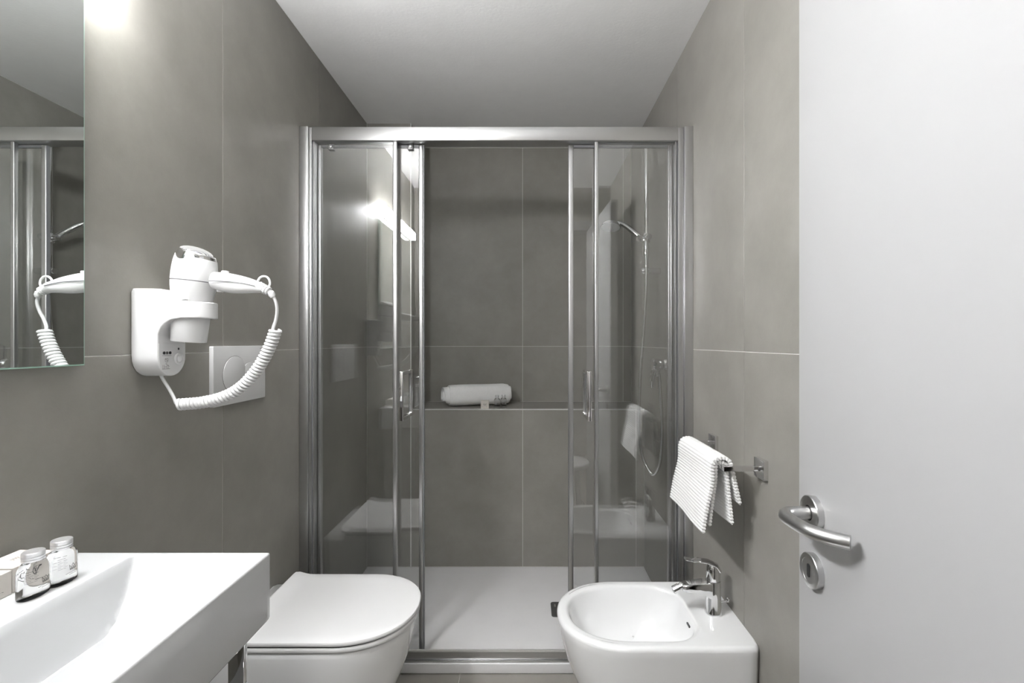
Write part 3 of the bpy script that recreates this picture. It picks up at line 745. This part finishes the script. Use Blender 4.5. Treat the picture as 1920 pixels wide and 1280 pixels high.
rg.append([cyl(ctop(2*PI*i/NP-PI), 2*PI*i/NP-PI, -.0045) for i in range(NP)])
cc = loft('chrome_collar', 'chrome', rg, hdr, smooth=50, cap0=False, cap1=False)
ax2 = (ax + a3*.21).normalized(); a4 = (a3 - ax2*ax2.dot(a3)).normalized(); b4 = ax2.cross(a4)
gr_ = lathe('intake_grille', 'seal', [(.0325,.196), (.0318,.1985)] + [(.0318*math.cos(PI/2*k/8), .1985+.0115*math.sin(PI/2*k/8)) for k in range(1, 8)] + [(0,.210)], ob+ax*.1985-ax2*.1985, ax2, hdr, 40, xdir=xd)
for i in range(-6, 7):
    o_ = i*.0046; L_ = math.sqrt(max(0, .0318**2-o_**2))
    cpt = ob + ax*.1985 + b3*0
    d_ = (a4*.8+b4*.6); e_ = (-a4*.6+b4*.8)
    bm = bmesh.new(); vs = []
    for s in range(11):
        q_ = -L_*math.cos(PI*s/10); hz = .0122*math.sqrt(max(0, 1-(q_*q_+o_*o_)/.0319**2))
        c0 = cpt + d_*q_ + e_*o_ + ax2*hz
        vs.append([bm.verts.new(c0 + e_*.0013 - ax2*.002), bm.verts.new(c0 + e_*.0013 + ax2*.001), bm.verts.new(c0 - e_*.0013 + ax2*.001), bm.verts.new(c0 - e_*.0013 - ax2*.002)])
    for p, q in zip(vs, vs[1:]):
        for k in range(4): bm.faces.new((p[k], p[(k+1) % 4], q[(k+1) % 4], q[k]))
    bm.faces.new(vs[0]); bm.faces.new(vs[-1])
    link('grille_slat', bm_mesh(bm, 'grille_slat'), 'trim', gr_)
# handle, reaching out from the wall
def hp3(px, py, Y=1.046): return Vector(P3(px, py, Y))
top = [(385,513), (400,510), (420,511), (445,515), (468,521), (488,529), (500,537), (509,546)]
bot = [(385,540), (398,541), (412,545), (430,549), (450,550), (474,549), (492,549), (502,552)]
rg = []
for (a, b) in zip(spline([(*p,0) for p in top], 4), spline([(*p,0) for p in bot], 4)):
    A_, B_ = hp3(a.x, a.y), hp3(b.x, b.y); c_ = (A_+B_)/2; hv = (A_-B_)/2
    g = len(rg)/28; wy = .0165*(1-.15*g) if g < .7 else .0165*(1-.15*g)*(1-.55*(g-.7)/.3)
    rg.append([c_ + hv*math.copysign(abs(math.cos(t))**.9, math.cos(t)) + Vector((0, wy, 0))*math.copysign(abs(math.sin(t))**.9, math.sin(t)) for t in [2*PI*i/24 for i in range(24)]])
hl_ = loft('handle', 'plastic', rg, hdr, smooth=60)
tube('handle_seam', 'seal', [hp3(392,526,1.026), hp3(415,526.5,1.0288), hp3(440,528,1.029), hp3(462,531.5,1.0296), hp3(478,535.5,1.0305)], .0011, hl_, 6)
box('switch', 'plastic', *(lambda q: (q.x-.006, q.x+.006, q.y-.006, q.y+.006, q.z-.006, q.z+.004))(hp3(422,511)), hl_, .002)
box('trigger', 'plastic', *(lambda q: (q.x-.006, q.x+.006, q.y-.005, q.y+.005, q.z-.003, q.z+.006))(hp3(413,545)), hl_, .002)
tube('hanging_loop', 'cord', spline([hp3(483,527), hp3(487,521), hp3(493,518), hp3(500,519), hp3(505,525), hp3(506,533), hp3(502,540)], 6), .0023, hl_, 10)
for i in range(5):
    q = i/4; c_ = hp3(485+17*q, 537+8*q); tube('strain_rib', 'plastic', [c_, c_+Vector((.0022,0,-.0012))], .0122-.0022*q, hl_, 20)
# cord
e0 = hp3(508, 548)
lathe('cord_boot', 'cord', [(.0045,-.003), (.0072,.0), (.0072,.007), (.0045,.012)], e0, (.35,0,-.9), hdr, 18)
cord = [hp3(510,551,1.048), hp3(517,566,1.05), hp3(519.5,582,1.055), hp3(517,600,1.06), hp3(513,612,1.06), hp3(511,620,1.058)]
tube('cord', 'cord', spline(cord, 6), .0034, hdr, 10)
cp = spline([hp3(517,618,1.06), hp3(509,642,1.06), hp3(495,672,1.06), hp3(475,702,1.06), hp3(449,728,1.058), hp3(417,745,1.056), hp3(380,754,1.054), hp3(350,757,1.052), hp3(334,758,1.05)], 24)
cl = [0]
for p, q in zip(cp, cp[1:]): cl.append(cl[-1]+(q-p).length)
T_ = cl[-1]; turns = int(T_/.0078); hx_ = []; n_ = turns*16; j = 0
for i in range(n_+1):
    s = T_*i/n_
    while j < len(cl)-2 and cl[j+1] < s: j += 1
    p = cp[j].lerp(cp[j+1], (s-cl[j])/max(1e-9, cl[j+1]-cl[j])); d = (cp[min(j+2, len(cp)-1)]-cp[max(j-1, 0)]).normalized()
    a = Vector((0,1,0)); a = (a-d*a.dot(d)).normalized(); b = d.cross(a); t = 2*PI*turns*i/n_
    hx_.append(p + (a*math.cos(t)+b*math.sin(t))*.0105)
tube('coiled_cord', 'cord', hx_, .0035, hdr, 8)
tail = [hx_[-1], hp3(331,757,1.045), hp3(326,745,1.043), hp3(316,727,1.041), hp3(307,713,1.04), hp3(301,702,1.04)]
tube('cord_tail', 'cord', spline(tail, 6), .0034, hdr, 10)

# ------------------------------------------------------------------ towel rail and hanging towel
RZ, RXb = .898, .515
tr_ = thing('towel_rail', 'square chrome towel rail on the right wall above the bidet', 'towel rail', (XR, 1.37, RZ))
for y in (1.218, 1.532):
    boxes('wall_plate', 'chrome', [(XR-.013, XR, y-.0255, y+.0255, RZ-.0255, RZ+.0255)], tr_, .001)
    boxes('rail_arm', 'chrome', [(RXb-.007, XR-.0125, y-.007, y+.007, RZ-.006, RZ+.006)], tr_, .0008)
boxes('rail_bar', 'chrome', [(RXb-.006, RXb+.006, 1.226, 1.5245, RZ-.006, RZ+.006)], tr_, .0008)
boxes('rail_end', 'chrome', [(RXb-.006, RXb+.006, 1.539, 1.556, RZ-.006, RZ+.006)], tr_, .0008)
tw = thing('hand_towel', 'white ribbed hand towel folded over the chrome rail', 'towel', (RXb, 1.37, .72))
def towel_layer(nm, xf, zf, rt, xb, zb, y0, y1, th, ph, taper=0.0):
    """inverted U sheet: front bottom (xf,zf), over the bar with radius rt, back bottom (xb,zb)"""
    zc = RZ-.004
    path = spline([(xf, zf, 0), (xf+(RXb-rt-xf)*.35, zf+(zc-zf)*.33, 0), (RXb-rt-.001, zf+(zc-zf)*.75, 0), (RXb-rt, zc, 0),
                   (RXb-rt*.7, zc+rt*.75, 0), (RXb, zc+rt, 0), (RXb+rt*.7, zc+rt*.75, 0), (RXb+rt, zc, 0), (RXb+rt+(xb-RXb-rt)*.4, zc+(zb-zc)*.4, 0), (xb, zb, 0)], 30)
    cl = [0]
    for p, q in zip(path, path[1:]): cl.append(cl[-1]+(q-p).length)
    T = cl[-1]; n = int(T/.0086*7); pts = []; j = 0
    for i in range(n+1):
        s = T*i/n
        while j < len(cl)-2 and cl[j+1] < s: j += 1
        pts.append((path[j].lerp(path[j+1], (s-cl[j])/max(1e-9, cl[j+1]-cl[j])), s))
    rows = []
    for i, (p, s) in enumerate(pts):
        d = (pts[min(i+1, n)][0]-pts[max(i-1, 0)][0]).normalized(); nr = Vector((-d.y, d.x, 0))    # outward (up/front)
        rib = abs(math.sin(PI*s/.0086))**.7
        e = 1.0
        fade = min(1, s/.004, (T-s)/.004)
        row_o, row_i = [], []
        NY = 16
        for k in range(NY+1):
            g = k/NY; edge = 1 if k in (0, NY) else 0
            sc = .0018*(rib-.5)*(-1 if k == 0 else 1)*edge
            hang = max(0, (zc-p.y))/.18
            y = y0 + (y1-y0)*g + sc + .006*hang*(g-.5)*2*(.4+taper)
            wv = .0035*hang*math.sin(g*6+ph) 
            half = th/2*(.62+.38*rib)*(.9 if edge else 1)*max(.35, fade)
            po = p + nr*(half+wv); pi_ = p - nr*(half*.9-wv)
            row_o.append((po.x, y, po.y)); row_i.append((pi_.x, y, pi_.y))
        rows.append(row_o + row_i[::-1])
    return loft(nm, 'towel', rows, tw, smooth=75)
towel_layer('outer_fold', .464, .722, .0255, .560, .797, 1.238, 1.508, .0115, .5, .6)
towel_layer('inner_fold', .486, .737, .0135, .541, .742, 1.245, 1.502, .010, 2.2, .2)

# ------------------------------------------------------------------ stool beside the open door (seen in the glass)
sx_, sy_ = .25, .50
so = thing('stool', 'round white stool reflected in the right shower glass', 'stool', (sx_, sy_, 0))
lathe('seat', 'plastic', [(.13,.415), (.147,.42), (.15,.43), (.15,.445), (.142,.452), (.10,.455), (0,.456)], (sx_,sy_,0), (0,0,1), so, 48)
for i in range(4):
    t = PI/4 + PI/2*i; tube('leg', 'plastic', [(sx_+.095*math.cos(t), sy_+.095*math.sin(t), .418), (sx_+.125*math.cos(t), sy_+.125*math.sin(t), 0.0)], .011, so, 14)
pts = [(sx_+.113*math.cos(2*PI*i/40), sy_+.113*math.sin(2*PI*i/40), .17) for i in range(41)]
tube('foot_ring', 'chrome', pts, .006, so, 10)

# ------------------------------------------------------------------ put every group's pivot at the thing's base
bpy.context.view_layer.update()
for n, loc in PIV.items():
    o = bpy.data.objects[n]; o.location = loc
    for c in o.children:
        if n != rt_.name: c.matrix_parent_inverse = Matrix.Translation(-loc)
bpy.context.view_layer.update()
